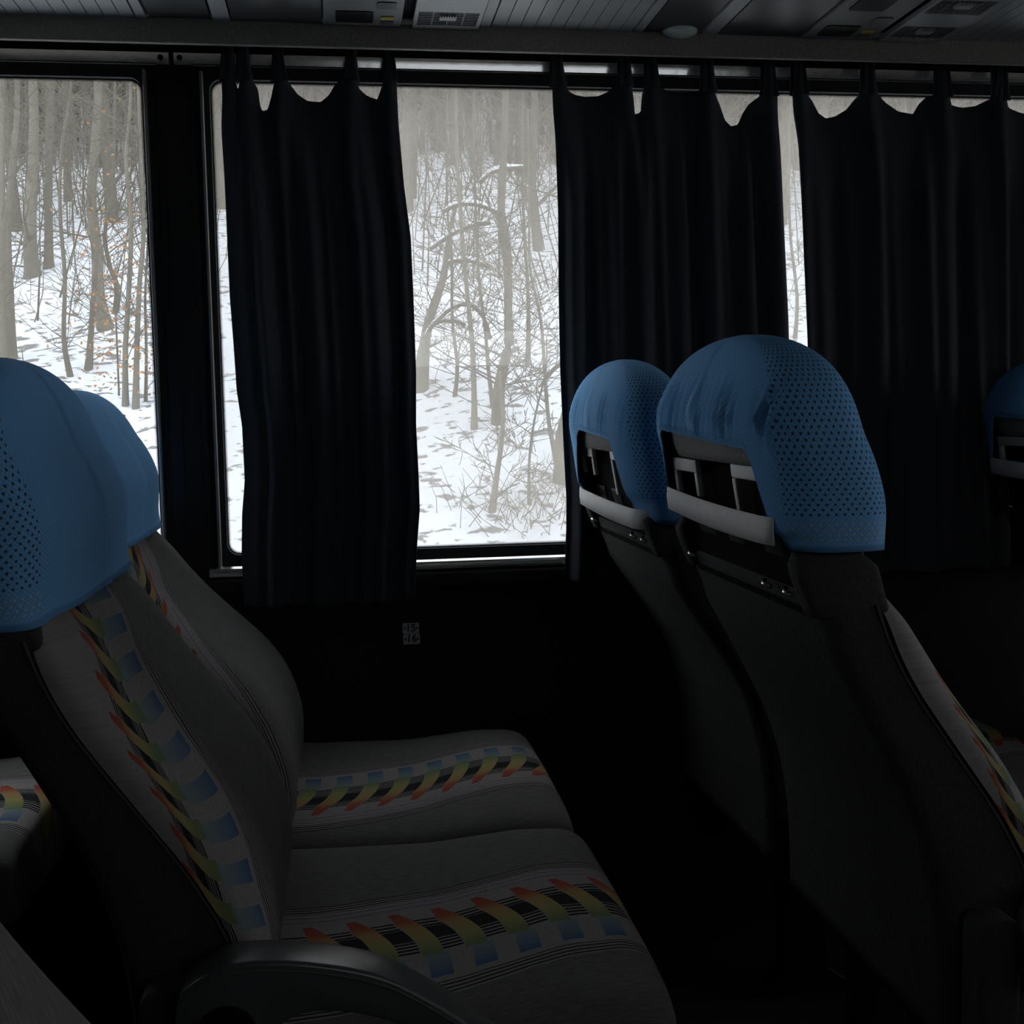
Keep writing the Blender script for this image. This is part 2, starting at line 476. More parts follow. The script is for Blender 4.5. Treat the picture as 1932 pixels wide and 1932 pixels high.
# felt fascia under the rack's edge, and the black strip behind it
struct(MB().box(-4, 5, 1.950, 1.962, 1.6365, 1.6745).build('trim_2', M['felt'], smooth=False, bevel=0.002), 'brown grey felt strip along the edge of the rack')
struct(MB().box(-4, 5, 2.085, 2.10, 1.664, ZR).build('trim_3', M['rod']), 'black strip above the curtain rails')

# --- pillar between the windows
pl = struct(MB().box(W1X1 + GA, W2X0 - GA, 2.078, 2.10, 0.74, 1.640).build('trim_4', M['pillar'], bevel=0.004), 'black plastic pillar cover between the windows')
struct(MB().prism(rounded(-0.272, -0.235, 1.235, 1.60, 0.006), 'y', 2.075, 2.078).build('pillar_panel', M['pillar'], pl))
struct(MB().box(-0.2665, -0.2655, 2.0765, 2.078, 0.85, 1.15).box(-0.2365, -0.2355, 2.0765, 2.078, 0.85, 1.15).build('pillar_rib', M['pillar'], pl))

# --- windows
def ring_mesh(x0, x1, z0, z1, g, r0, r1, y0, y1):
    """rounded frame between the clear opening (x0..z1) and an outline larger by g"""
    inn = rounded(x0, x1, z0, z1, r0, 6); out = rounded(x0 - g, x1 + g, z0 - g, z1 + g, r1, 6)
    b_ = MB(); n = len(inn)
    for y in (y0, y1):
        b_.v += [(p[0], y, p[1]) for p in inn] + [(p[0], y, p[1]) for p in out]
    for i in range(n):
        j = (i + 1) % n
        b_.f += [(i, j, n + j, n + i), (2 * n + i, 3 * n + i, 3 * n + j, 2 * n + j),
                 (i, 2 * n + i, 2 * n + j, j), (n + i, n + j, 3 * n + j, 3 * n + i)]
    return b_
def frit(x0, x1, z0, z1, w_, y, parent):
    inn = rounded(x0 + w_, x1 - w_, z0 + w_, z1 - w_, 0.016, 6); out = rounded(x0, x1, z0, z1, 0.02, 6)
    inn = inn + inn[:1]; out = out + out[:1]
    u = [0.0]
    for i in range(1, len(out)): u.append(u[-1] + math.dist(out[i], out[i - 1]))
    struct(loft('dotted_border', [[(p[0], y, p[1]) for p in out], [(p[0], y, p[1]) for p in inn]], M['frit'], parent,
         uvs=[[(q, 0.0) for q in u], [(q, 0.999) for q in u]], closed=False))
def window(name, x0, x1, pm, label):
    e_ = struct(empty(name, ((x0 + x1) / 2, WY, WZ0)), label)
    off = e_.location
    def L(o):
        o.location = -off; return struct(o)
    L(ring_mesh(x0, x1, WZ0, WZ1, GA + .004, 0.02, 0.004, 2.090, 2.107).build('window_rubber', M['rubber'], e_, bevel=0))
    g = MB().box(x0 - 0.01, x1 + 0.01, 2.1035, 2.1065, WZ0 - 0.01, WZ1 + 0.01).build('glass_pane', pm, e_); L(g)
    b0 = len(bpy.data.objects)
    frit(x0, x1, WZ0, WZ1, 0.006, 2.1025, e_)
    for ch in e_.children:
        if ch.name.startswith('dotted_border'): ch.location = -off
    return e_
w1 = window('window_1', W1X0, W1X1, M['pane_clear'], 'left coach window looking onto the snowy wood')
w2 = window('window_2', W2X0, W2X1, M['pane_dirty'], 'wide coach window half covered by dark curtains')
window('window_3', W3X0, W3X1, M['pane_clear'], 'unseen coach window ahead, added to light the seats')
# grey beads on the pillar side of each window
for wn, x in ((w1, W1X1 + 0.004), (w2, W2X0 - 0.0145)):
    bd = MB().box(x, x + 0.005, 2.074, 2.090, 0.79, 1.63).build('window_bead', M['greyrubber'], wn, bevel=0.0015)
    bd.location = -wn.location; struct(bd)

# --- curtain rails
def rail(name, x0, x1, zt, label, screws, tilt=0.0, h=0.0165):
    e_ = empty(name, ((x0 + x1) / 2, 2.085, zt)); tag(e_, label, 'curtain rail')
    lx0, lx1 = x0 - e_.location.x, x1 - e_.location.x
    # local y,z outline: flat face leaning down, groove, lip
    d = math.tan(tilt) * h
    out = [(0.0, 0.0), (d, -h), (0.004 + d, -h), (0.004 + d, -h - 0.0022), (-0.001 + d, -h - 0.0022), (-0.001 + d, -h - 0.0036), (0.012, -h - 0.0036), (0.012, 0.0)]
    MB().prism(out, 'x', lx0, lx1).build('rail_profile', M['alu'], e_)
    for sx in screws:
        q = MB().tube([(sx - e_.location.x, d / 2 + 0.001, -h * .5), (sx - e_.location.x, d / 2 - 0.0022, -h * .5)], 0.0048, 14)
        q.build('screw', M['hole'], e_)
    return e_
rail('curtain_rail', -1.95, -0.264, 1.6605, 'long aluminium rail above the left window, ending in one screw', [-0.277], math.radians(11.5))
rail('curtain_rail', -0.256, 4.0, 1.6605, 'long aluminium rail above the curtained window, with tabs hooked over it', [-0.246], math.radians(11.5))
# lower rail on the sill
e_ = empty('curtain_rail', (0.8, 2.08, 0.79)); tag(e_, 'bright aluminium rail along the sill under the right window', 'curtain rail')
out = []
prof = [(0.012, 0.004), (-0.004, 0.004), (-0.010, 0.001), (-0.012, -0.003), (-0.008, -0.0045), (-0.014, -0.007), (-0.014, -0.012), (-0.008, -0.0135), (0.012, -0.0135)]
MB().prism(prof, 'x', -1.03, 1.1).build('rail_profile', M['alu'], e_, smooth=False)
# sill ledge
struct(MB().box(-4, 5, 2.062, 2.10, 0.745, 0.774).build('trim_5', M['pillar'], bevel=0.006), 'dark ledge under the windows')
# hidden black curtain rod behind the felt strip
e_ = empty('curtain_rod', (0, 2.058, 1.672)); tag(e_, 'thin black rod under the rack that carries the curtain tabs', 'curtain rod')
MB().tube([(-1.9, 0, 0), (4.0, 0, 0)], 0.0055, 10).build('rod', M['rod'], e_, smooth=True)
for x in (-0.26, 1.8):
    MB().box(x - 0.008, x + 0.008, -0.004, 0.028, 0.0, 0.006).build('bracket', M['rod'], e_)

# ================================================================== curtains
CY = 2.045
def pix(poly, Y=CY):
    return [at(x, y, Y) for x, y in poly]
def curtain(label, left, right, top, bottom_z, tabs, seed, folds):
    rnd = random.Random(seed)
    L = pix(left); R = pix(right); T = pix(top)
    zs = [p.z for p in L][::-1]; xs = [p.x for p in L][::-1]
    zr = [p.z for p in R][::-1]; xr = [p.x for p in R][::-1]
    x0, x1 = T[0].x, T[-1].x
    e_ = empty('curtain', ((x0 + x1) / 2, CY, bottom_z)); tag(e_, label, 'curtain', 'dark curtains at the windows')
    off = e_.location
    nu, nv = int((x1 - x0) / 0.0022), 110
    tabx = [at(px, 160, CY).x for px in tabs]
    tx = [p.x for p in T]; tz = [p.z for p in T]
    ph = [rnd.uniform(0, 6.28) for _ in range(6)]
    fr = [folds * rnd.uniform(0.8, 1.2), folds * 1.9, folds * 3.1]
    rings = []
    for j in range(nv + 1):
        t = (j / nv) ** 0.9
        row = []
        for i in range(nu + 1):
            s_ = i / nu
            # position along the hem, top row follows the scalloped edge
            xt = x0 + (x1 - x0) * s_
            zt = interp(xt, tx, tz)
            z = zt + (bottom_z - zt) * t
            wgt = smooth(0.0, 0.12, t)
            xe = interp(z, zs, xs) + (interp(z, zr, xr) - interp(z, zs, xs)) * s_
            x = xt * (1 - wgt) + xe * wgt
            # pleats spring from the tabs and soften downwards
            near = min(abs(xt - q) for q in tabx)
            k1 = -0.010 * math.exp(-(near / 0.016) ** 2) * (1 - t) ** 0.5
            sag = 0.010 * (1 - math.exp(-(near / 0.03) ** 2)) * math.exp(-t * 5)
            a = smooth(0.0, 0.25, t)
            k2 = a * (0.010 * math.sin(fr[0] * 6.28 * s_ + ph[0] + 0.7 * math.sin(2.2 * t + ph[1])) +
                      0.0055 * math.sin(fr[1] * 6.28 * s_ + ph[2] + 1.1 * math.sin(1.7 * t + ph[3])) +
                      0.002 * math.sin(fr[2] * 6.28 * s_ + ph[4] - t))
            y = CY + k1 + sag + k2
            y = min(y, 2.068)
            if z < 0.80: y = min(y, 2.058 - 0.0)
            row.append(Vector((x, y, z)) - off)
        rings.append(row)
    cl = loft('cloth', rings, M['curtain'], e_, closed=False)
    md = cl.modifiers.new('thick', 'SOLIDIFY'); md.thickness = 0.0012; md.offset = 0
    # hanging tabs: a loop over the rod, gathered at the top, spread where it is sewn on
    for px in tabs:
        q = at(px, 160, CY).x
        zt = interp(q, tx, tz) - 0.006
        prof_ = []
        ztop = 1.6805
        for k in range(25):
            a = k / 24
            if a < 0.42:
                u_ = a / 0.42; prof_.append((CY - 0.012 + 0.006 * u_, zt + (ztop - 0.01 - zt) * u_))
            elif a < 0.58:
                u_ = (a - 0.42) / 0.16 * PI
                prof_.append((2.058 - 0.0095 * math.cos(u_), ztop - 0.01 + 0.0095 * math.sin(u_)))
            else:
                u_ = (a - 0.58) / 0.42; prof_.append((2.0675 - 0.018 * u_, ztop - 0.01 + (zt - ztop + 0.01) * u_))
        rings = []
        tw = rnd.uniform(-0.003, 0.003)
        for k, (y, z) in enumerate(prof_):
            h_ = (z - zt) / (ztop - zt)
            wd = 0.0125 - 0.0045 * smooth(0, 0.8, h_) + (0.002 if h_ < 0.1 else 0)
            rings.append([Vector((q + tw * h_ + wd * c, y + 0.002 * math.sin(c * 5 + px), z)) - off for c in (-1, -.6, -.2, .2, .6, 1)])
        tb = loft('curtain_tab', rings, M['curtain'], e_, closed=False)
        md = tb.modifiers.new('thick', 'SOLIDIFY'); md.thickness = 0.0015; md.offset = 0
    return e_

curtain('narrow dark curtain just right of the pillar, its hem below the sill',
        [(419, 145), (417, 230), (423, 330), (428, 450), (433, 560), (440, 650), (446, 737), (456, 804), (461, 907), (456, 971), (455, 1045), (459, 1138)],
        [(748, 150), (750, 190), (752, 240), (762, 350), (775, 450), (780, 560), (785, 700), (785, 800), (790, 900), (792, 960), (787, 1030), (782, 1134)],
        [(419, 148), (435, 144), (443, 148), (447, 165), (450, 172), (453, 160), (460, 146), (472, 149), (482, 160), (489, 175), (488, 190), (494, 208), (505, 207), (512, 185), (519, 153), (527, 148), (538, 150), (550, 163), (562, 177), (580, 188), (605, 190), (620, 178), (633, 157), (648, 148), (664, 148), (673, 156), (677, 168), (690, 178), (712, 187), (718, 172), (724, 151), (735, 148), (748, 150)],
        0.725, [430, 461, 527, 662, 735], 3, 4.2)
curtain('dark curtain in the middle, behind the blue window seat headrest',
        [(1041, 162), (1045, 215), (1052, 350), (1054, 400), (1055, 560), (1058, 700), (1065, 850), (1070, 940), (1070, 1000), (1067, 1095)],
        [(1466, 172), (1468, 220), (1475, 400), (1485, 600), (1488, 700), (1490, 1095)],
        [(1041, 162), (1045, 157), (1065, 157), (1072, 171), (1085, 177), (1105, 180), (1130, 179), (1148, 172), (1158, 161), (1170, 159), (1185, 161), (1192, 172), (1195, 190), (1194, 216), (1209, 212), (1210, 182), (1215, 166), (1229, 160), (1245, 165), (1265, 171), (1320, 172), (1335, 171), (1347, 176), (1360, 200), (1370, 225), (1382, 236), (1395, 233), (1405, 210), (1415, 195), (1435, 180), (1449, 178), (1466, 178)],
        0.748, [1052, 1178, 1229, 1335, 1450], 8, 5.5)
curtain('wide dark curtain furthest right, with deep scallops between its tabs',
        [(1494, 172), (1502, 240), (1506, 350), (1512, 500), (1518, 640), (1525, 1000), (1526, 1095)],
        [(2300, 220), (2300, 600), (2310, 1100)],
        [(1494, 174), (1507, 173), (1520, 176), (1535, 190), (1548, 212), (1562, 221), (1580, 217), (1600, 205), (1615, 185), (1628, 175), (1645, 174), (1657, 177), (1675, 192), (1700, 208), (1727, 213), (1737, 195), (1750, 182), (1765, 178), (1780, 180), (1792, 188), (1794, 198), (1820, 201), (1845, 198), (1865, 188), (1880, 185), (1896, 188), (1901, 202), (1932, 211), (1980, 216), (2030, 200), (2040, 192), (2060, 210), (2120, 225), (2180, 200), (2200, 220), (2280, 225), (2300, 215)],
        0.742, [1507, 1637, 1778, 1886, 2040, 2180, 2290], 5, 9.0)

# ================================================================== coach seats
ZB = [.40, .474, .557, .64, .70, .783, .85, .922, 1.00, 1.05]
XB = [-.205, -.206, -.214, -.237, -.267, -.312, -.349, -.374, -.385, -.39]
ZS = [.40, .50, .563, .585, .632, .675, .732, .788, .837, .883, .95, 1.05]
XS = [-.085, -.085, -.093, -.107, -.129, -.16, -.20, -.239, -.259, -.274, -.285, -.30]
ZF = [.44, .453, .493, .528, .57, .627, .691, .754, .817, .878, .95, 1.05]
XF = [-.125, -.10, -.076, -.072, -.076, -.094, -.124, -.168, -.21, -.259, -.27, -.30]
XBf = lambda z: spl(z, ZB, XB, 0.03)
XSf = lambda z: spl(z, ZS, XS, 0.03)
XFf = lambda z: spl(z, ZF, XF, 0.015)

TZ = [.61, .645, .68, .71, .74, .77, .80, .83, .865]
T_RED = [-.265, -.253, -.240, -.230, -.224, -.217, -.206, -.188, -.132]
T_GRN = [-.238, -.229, -.220, -.212, -.199, -.186, -.168, -.130, -.063]
T_BLU = [-.213, -.204, -.190, -.175, -.150, -.115, -.078, -.042, .020]
T_PIN = [-.185, -.160, -.117, -.085, -.055, -.028, -.012, .030, .075]
B_PIN = [-.217, -.213, -.206, -.193, -.178, -.140, -.070, -.005, .060]
B_RED = [-.245, -.240, -.232, -.222, -.208, -.189, -.165, -.098, -.020]
def weave_u(s_, z, sgn):
    """where on the woven band a point of the backrest lies: the cloth was cut askew and stretched"""
    tb = lambda L: spl(z, TZ, L, .02)
    if sgn > 0:
        r_, g_, b_, p_ = tb(T_RED), tb(T_GRN), tb(T_BLU), tb(T_PIN)
        if s_ < r_: return max(.045, .05 - (r_ - s_))
        if s_ > p_: return .222 + (s_ - p_)
        return interp(s_, [r_, g_, b_, p_], [.05, .15, .18, .222])
    p_, r_ = tb(B_PIN), tb(B_RED)
    if s_ > p_: return .01 - (s_ - p_)
    if s_ > r_: return .01 + .04 * (p_ - s_) / (p_ - r_)
    return .05 + (r_ - s_)

def seat(X, Y, label, window_side, wrinkle=0.0, sgn=1, mirror=False, arm=True, detail=True, recl=0.0, drop=0.0, side_hem=0.915, front_hem=0.880, strap_z=0.937, bulge=0.014, arch=0.150, strap_w=0.190):
    """sgn=+1: band of the backrest hugs the aisle edge"""
    e_ = empty('coach_seat', (X, Y, 0)); tag(e_, label, 'seat', 'coach seats with blue headrest covers')
    W = 0.218
    tip = lambda z: recl * smooth(.64, .84, z)
    xb = lambda z: XBf(z) + tip(z)
    xs = lambda z: XSf(z) + tip(z)
    xf = lambda z: XFf(z) + tip(z) + bulge * math.exp(-((z - .63) / .10) ** 2)
    # ---- back shell: carpeted rear and sides, open above where the headrest mechanism sits
    rings = []
    for i in range(33):
        z = 0.40 + (0.858 - 0.40) * i / 32
        a, c = xb(z), xs(z)
        d = 0.02
        r = rounded(a, c, -W, W, d, 4)
        if i > 29: r = [((p[0] - (a + c) / 2) * (1 - 0.05 * (i - 29)) + (a + c) / 2, p[1]) for p in r]
        rings.append([(p[0], p[1], z + (0.012 if i > 28 else 0) * (1 if p[0] < (a + c) / 2 else 0)) for p in r])
    loft('back_shell', rings, M['shell'], e_, cap0=True, cap1=True)
    # side rails of the shell beside the recess
    for s_ in (-1, 1):
        rr = []
        for i in range(13):
            z = 0.85 + 0.145 * i / 12
            q_ = smooth(.895, .925, z)
            a, c = xb(z) + 0.001 + .016 * q_, xs(z) - .002 - .02 * q_
            y0, y1 = sorted((s_ * 0.182, s_ * (W - 0.001 - .024 * q_)))
            rr.append([(p[0], p[1], z) for p in rounded(a, c, y0, y1, 0.008, 3)])
        loft('shell_side', rr, M['shell'], e_, cap0=True, cap1=True)
    # ---- recess with the headrest slides
    MB().prism([(-.338 + recl, .845), (-.300 + recl, .845), (-.325 + recl, 1.02), (-.362 + recl, 1.02)], 'y', -.188, .188).build('back_recess', M['recess'], e_)
    if detail:
        def back_pt(y, z, off): return (xb(z) + off, y, z)
        for (ya, yb, zt, zb) in ((.074, .172, .993, .948), (-.160, -.055, .995, .925)):
            fr = MB(); th = 0.014; x_a = xb(.98) + .012; lean = (xb(zb) - xb(zt))
            for (y0, y1, z0, z1) in ((ya, yb, zt - 0.016, zt), (ya, ya + th * .8, zb, zt - 0.016), (yb - th * .8, yb, zb, zt - 0.016)):
                n = len(fr.v)
                for z in (z0, z1):
                    xx = xb(z) + 0.006
                    fr.v += [(xx, y0, z), (xx, y1, z), (xx + .007, y1, z), (xx + .007, y0, z)]
                fr.f += [tuple(n + q for q in t_) for t_ in ((0, 1, 2, 3), (4, 7, 6, 5), (0, 4, 5, 1), (1, 5, 6, 2), (2, 6, 7, 3), (3, 7, 4, 0))]
            fr.build('slide_ring', M['ring'], e_, bevel=0.002)
        for yc, wd in ((.122, .034), (.012, .03), (-.108, .03)):
            bb = MB(); n = 0
            for k in range(6):
                z0 = .872 + k * .0125
            pts = [(xb(.855) + .016, .855), (xb(.93) + .020, .93), (xb(.93) + .04, .93), (xb(.855) + .04, .855)]
            bb.prism(pts, 'y', yc - wd, yc + wd).build('slide_bar', M['black'], e_, bevel=0.003)
        for yc in (.165, -.105, -.165):
            z = .868
            MB().tube([(xb(z) + .004, yc - .007, z - .003), (xb(z) - .003, yc, z), (xb(z) + .002, yc + .008, z + .003)], 0.0026, 8).build('hook', M['chrome'], e_, smooth=True)
    # grey fabric roll inside the headrest
    rings = []
    for i in range(15):
        t = i / 14; z = 0.995 - drop * .5 + (0.12 - drop * .5) * t
        sc = (1 - (max(0, t - .25) / .78) ** 2.2) ** .5 if t > .25 else (0.86 + 0.14 * math.sin(t / .25 * PI / 2))
        xc = (xb(1.02) + xf(1.02)) / 2 + 0.002; hd = 0.046 * sc + 0.004
        rings.append([(xc + hd * se(math.cos(2 * PI * k / 40), .6), 0.203 * (0.25 + 0.75 * sc) * se(math.sin(2 * PI * k / 40), .4), z) for k in range(40)])
    loft('headrest_roll', rings, M['roll'], e_, cap0=True, cap1=True)
    # ---- padded front of the backrest
    rings, uvs = [], []; n = 80; vlen = 0.0; prev = None
    for i in range(61):
        t = i / 60; z = 0.445 + (1.06 - 0.445) * t
        a, c = xs(z) - 0.012, xf(z)
        if c < a + .02: c = a + .02
        hid = smooth(.835, .90, z)          # tucked in under the cover
        c -= 0.012 * hid
        # bottom rolls back under
        endw = 1.0
        row, ur = [], []
        if prev is not None: vlen += math.hypot(c - prev[0], z - prev[1])
        prev = (c, z)
        for k in range(n + 1):
            an = -PI / 2 + PI * k / n
            y = (W + 0.004 - .028 * hid) * se(math.sin(an), .75)
            dx = (c - a) * max(0.0, math.cos(an)) ** .62 if 0 < k < n else 0
            hollow = 0.016 * (1 - smooth(0.06, 0.19, abs(y))) * smooth(.47, .55, z) * (1 - smooth(.80, .90, z))
            row.append((a + dx - hollow * (1 if 0 < k < n else 0), y, z))
        al = [0.0]
        for k in range(1, n + 1): al.append(al[-1] + math.dist(row[k], row[k - 1]))
        for k in range(n + 1):
            u = weave_u(al[k] - al[n // 2], z, sgn)
            ur.append((u, vlen * 1.1 + 0.2 * u))
        rings.append(row); uvs.append(ur)
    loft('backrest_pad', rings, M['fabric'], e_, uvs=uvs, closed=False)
    # seam piping along both edges of the pad
    for s_ in (-1, 1):
        MB().tube([(xs(z) - 0.017, s_ * (W + 0.0005), z) for z in [0.46 + 0.40 * i / 24 for i in range(25)]], 0.0016, 6).build('piping', M['piping'], e_, smooth=True)
    # ---- seat cushion
    rings, uvs = [], []
    N = 44; CW = 0.246
    path = [(-.135, .0), (-.13, .6), (-.10, .9)] + [(-.08 + .34 * i / 22, 1.0) for i in range(23)] + [(.275, .985), (.288, .95), (.298, .88), (.304, .78), (.306, .6)]
    for (x, g) in path:
        zt = interp(x, [-.13, -.05, .10, .22, .28, .31], [.500, .495, .492, .503, .500, .492]); zb_ = .385
        hz = (zt - zb_) / 2 * (0.35 + .65 * g); zc = zb_ + (zt - zb_) / 2
        row, ur = [], []
        for k in range(N):
            an = -PI / 2 + 2 * PI * k / N
            y = CW * (0.93 + .07 * g) * se(math.cos(an), .28); z = zc + hz * se(math.sin(an), .42)
            z += 0.006 * math.cos(y / CW * PI / 2) * (1 if math.sin(an) > 0 else 0)
            row.append((x, y, z))
            drift = (0.10 if window_side and not mirror else 0.07) * smooth(-.10, .30, x)
            yy = y + (math.copysign(max(0, zt - z), y) if abs(y) > .2 else 0)
            # band: pinstripe, strokes (red first), squares, pinstripe
            if window_side != mirror: u = (yy - drift + 0.235)                  # blue towards the window
            else: u = 0.005 + drift - yy                                   # blue towards the aisle
            if window_side and not mirror: u = yy - drift + 0.226
            ur.append((u, -x))
        rings.append(row); uvs.append(ur)
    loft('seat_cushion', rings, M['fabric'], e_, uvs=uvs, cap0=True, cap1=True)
    # ---- frame and legs
    MB().box(-.16, .27, -.215, .215, .335, .392).build('seat_frame', M['frame'], e_, bevel=0.01)
    for yy in ((-.15, .15)):
        lg = MB().prism([(-.10, 0.003), (.10, 0.003), (.04, .05), (.03, .30), (.12, .34), (-.16, .34), (-.05, .30), (-.05, .05)], 'y', yy - .018, yy + .018)
        lg.build('leg', M['frame'], e_, bevel=0.004)
    # ---- blue stretch cover
    n = 144; rings = []; uvs = []; gus = []
    z1, zt = 1.005 - drop, 1.137 - drop
    def hem(an, y):
        front = math.cos(an) > 0
        if front:
            return front_hem + (side_hem - front_hem) * smooth(0.6, 1.0, abs(math.sin(an)))
        top_ = 1.024 - drop * .4 + .05 * y
        return top_ - (top_ - side_hem) * smooth(arch if y > 0 else max(arch, .125), 0.196, abs(y))
    NS = 34
    D_ = 6000
    rf = [(0.065 * se(math.cos(2 * PI * k / D_), .62), 0.226 * se(math.sin(2 * PI * k / D_), .42)) for k in range(D_ + 1)]
    cum = [0.0]
    for k in range(1, D_ + 1): cum.append(cum[-1] + math.dist(rf[k], rf[k - 1]))
    angs, arc, q_ = [], [], 0
    for k in range(n):
        target = cum[-1] * (k + .5) / n
        while cum[q_] < target: q_ += 1
        angs.append(2 * PI * q_ / D_); arc.append(target)
    for j in range(NS + 1):
        s_ = j / NS; row, ur, gr = [], [], []; ulen = 0; pp = None
        for k in range(n):
            an = angs[k]
            cy, cx = se(math.sin(an), .42), se(math.cos(an), .62)
            y_ = 0.226 * cy
            h = hem(an, y_)
            zb_ = max(z1, h)
            if s_ < .45:
                z = h + (zb_ - h) * s_ / .45; sc = None
            else:
                f0 = math.asin(min(.99, (zb_ - z1) / (zt - z1)))
                f = f0 + (PI / 2 - f0) * (s_ - .45) / .55
                z = z1 + (zt - z1) * math.sin(f)
            q = max(0.0, (z - z1) / (zt - z1))
            sc = max(0.0, 1 - q ** 2.3) ** 0.5
            scw = max(0.0, 1 - q ** 3.0) ** 0.5
            if j == NS: sc = scw = 0.0
            zz = min(z, 1.03)
            back, front = xb(zz) - .012, xf(zz) + .007 + .007 * smooth(.89, .97, z)
            if z < 0.93 and math.cos(an) < 0: back += 0.006
            # the cover bulges in the middle of the head pad
            front += 0.010 * math.exp(-((z - .985) / .06) ** 2)
            xc = (back + front) / 2 - 0.004 * q; hd = (front - back) / 2
            x = xc + hd * cx * (sc * 0.97 + .03 if j < NS else 0); y = y_ * (scw if j < NS else 0)
            taper = 1 + 0.012 * (1 - smooth(.9, 1.0, z))
            y *= taper
            if wrinkle and s_ < .8 and math.cos(an) < 0.2:
                wv = math.sin(y * 330 + 55 * (z - 1.03) + 2 * math.sin(y * 40)) * (0.6 + 0.4 * math.sin(y * 61 + 1.3))
                amt = wrinkle * 1.5 * math.exp(-((z - 1.05) / .032) ** 2) * (1 - smooth(.19, .22, abs(y)))
                x += -amt * (wv + .3)
            p = Vector((x, y, z)); 
            if pp is not None: ulen += (p - pp).length if j < NS - 1 else 0.0
            pp = p; row.append(p)
            ur.append((arc[k], (z - h) if s_ < .45 else (zb_ - h) + (s_ - .45) / .55 * 0.16))
            gr.append(1.0 if abs(cy) > .885 else 0.0)
        rings.append(row); uvs.append(ur); gus.append(gr)
    cv = loft('headrest_cover', rings, M['cover'], e_, uvs=uvs, attr=('gusset', gus))
    md = cv.modifiers.new('thick', 'SOLIDIFY'); md.thickness = 0.002; md.offset = -1
    # elastic strap across the back of the cover
    st = []
    for i in range(29):
        t = -1 + 2 * i / 28; y = strap_w * t
        z0, z1_ = strap_z - .014 - .004 * (1 - t * t) + .004 * t, strap_z + .014 - .003 * (1 - t * t) + .004 * t
        xx = xb(strap_z) - 0.007 + (0.004 if strap_w < .2 else 0.022) * (max(0, abs(t) - .9) / .1) ** 1.5
        st.append([(xx, y, z0), (xx - .0015, y, (z0 + z1_) / 2), (xx - .001, y, z1_)])
    sp_ = loft('strap', st, M['strap'], cv, closed=False)
    sp_['label'] = 'pale grey elastic strap'
    md = sp_.modifiers.new('thick', 'SOLIDIFY'); md.thickness = 0.0018
    # ---- armrest on the aisle side
    if arm:
        ay0, ay1 = -.305, -.258
        top = [(-.155, .545), (-.148, .567), (-.125, .583), (-.102, .590), (-.052, .587), (.013, .571), (.06, .545), (.107, .508), (.16, .462), (.21, .425), (.25, .41)]
        low = [(.255, .395), (.21, .40), (.155, .435), (.10, .478), (.05, .513), (.01, .532), (-.03, .540), (-.06, .535), (-.075, .515), (-.09, .49), (-.13, .485), (-.155, .505)]
        def cr(P_, m_=5):
            o_ = []
            for i in range(len(P_) - 1):
                p0, p1, p2, p3 = P_[max(i - 1, 0)], P_[i], P_[i + 1], P_[min(i + 2, len(P_) - 1)]
                for q in range(m_):
                    t = q / m_
                    o_.append(tuple(.5 * (2 * p1[c] + (p2[c] - p0[c]) * t + (2 * p0[c] - 5 * p1[c] + 4 * p2[c] - p3[c]) * t * t + (3 * p1[c] - p0[c] - 3 * p2[c] + p3[c]) * t ** 3) for c in (0, 1)))
            return o_ + [P_[-1]]
        top, low = cr(top), cr(low)
        ab = MB().prism(top + low, 'y', ay0, ay1).build('armrest', M['armtop'], e_, bevel=0.006)
        q = MB().tube([(-.112, ay0 + .004, .528), (-.112, ay0 - .003, .528)], 0.026, 28).build('armrest_hub', M['black'], ab)
        q = MB()
        for i in range(28):
            pass
        MB().tube([(x, ay0 - .0005, z - .0075) for x, z in top[3:]], 0.0012, 6).build('armrest_seam', M['piping'], ab, smooth=True)
        MB().prism(rounded(-.192, -.148, .36, .548, .014), 'y', -.262, -.222).build('armrest_bracket', M['shell'], e_, bevel=0.006)
    return e_

seat(0.0, 1.30, 'aisle seat at left, large blue headrest cut off by the photo edge, patterned front', False, drop=.016, side_hem=.872)
seat(0.0, 1.80, 'window seat at left, lit grey backrest, half hidden behind the aisle seat', True, sgn=-1, arm=False, recl=-.036, drop=.04, side_hem=.885, bulge=.014)
seat(0.80, 1.30, 'seat seen from behind at right, largest blue perforated headrest cover with wrinkles', False, wrinkle=0.0045, front_hem=.912)
seat(0.80, 1.80, 'window seat seen from behind in front of the middle curtain, small pale blue headrest', True, sgn=-1, wrinkle=0.002, arm=False, recl=-.02, drop=.006, side_hem=.895, front_hem=.893, strap_z=.905, arch=.06, strap_w=.212)
seat(1.545, 1.80, 'barely lit seat at the far right edge before the wide curtain', True, sgn=-1, arm=False)
seat(-0.745, 1.80, 'seat at the far left edge of which only a colourful cushion corner shows', True, sgn=-1, mirror=True, arm=False)
seat(0.02, 0.45, 'nearest seat in the bottom left corner, showing only a strip of coarse grey back', False, arm=False, detail=False)

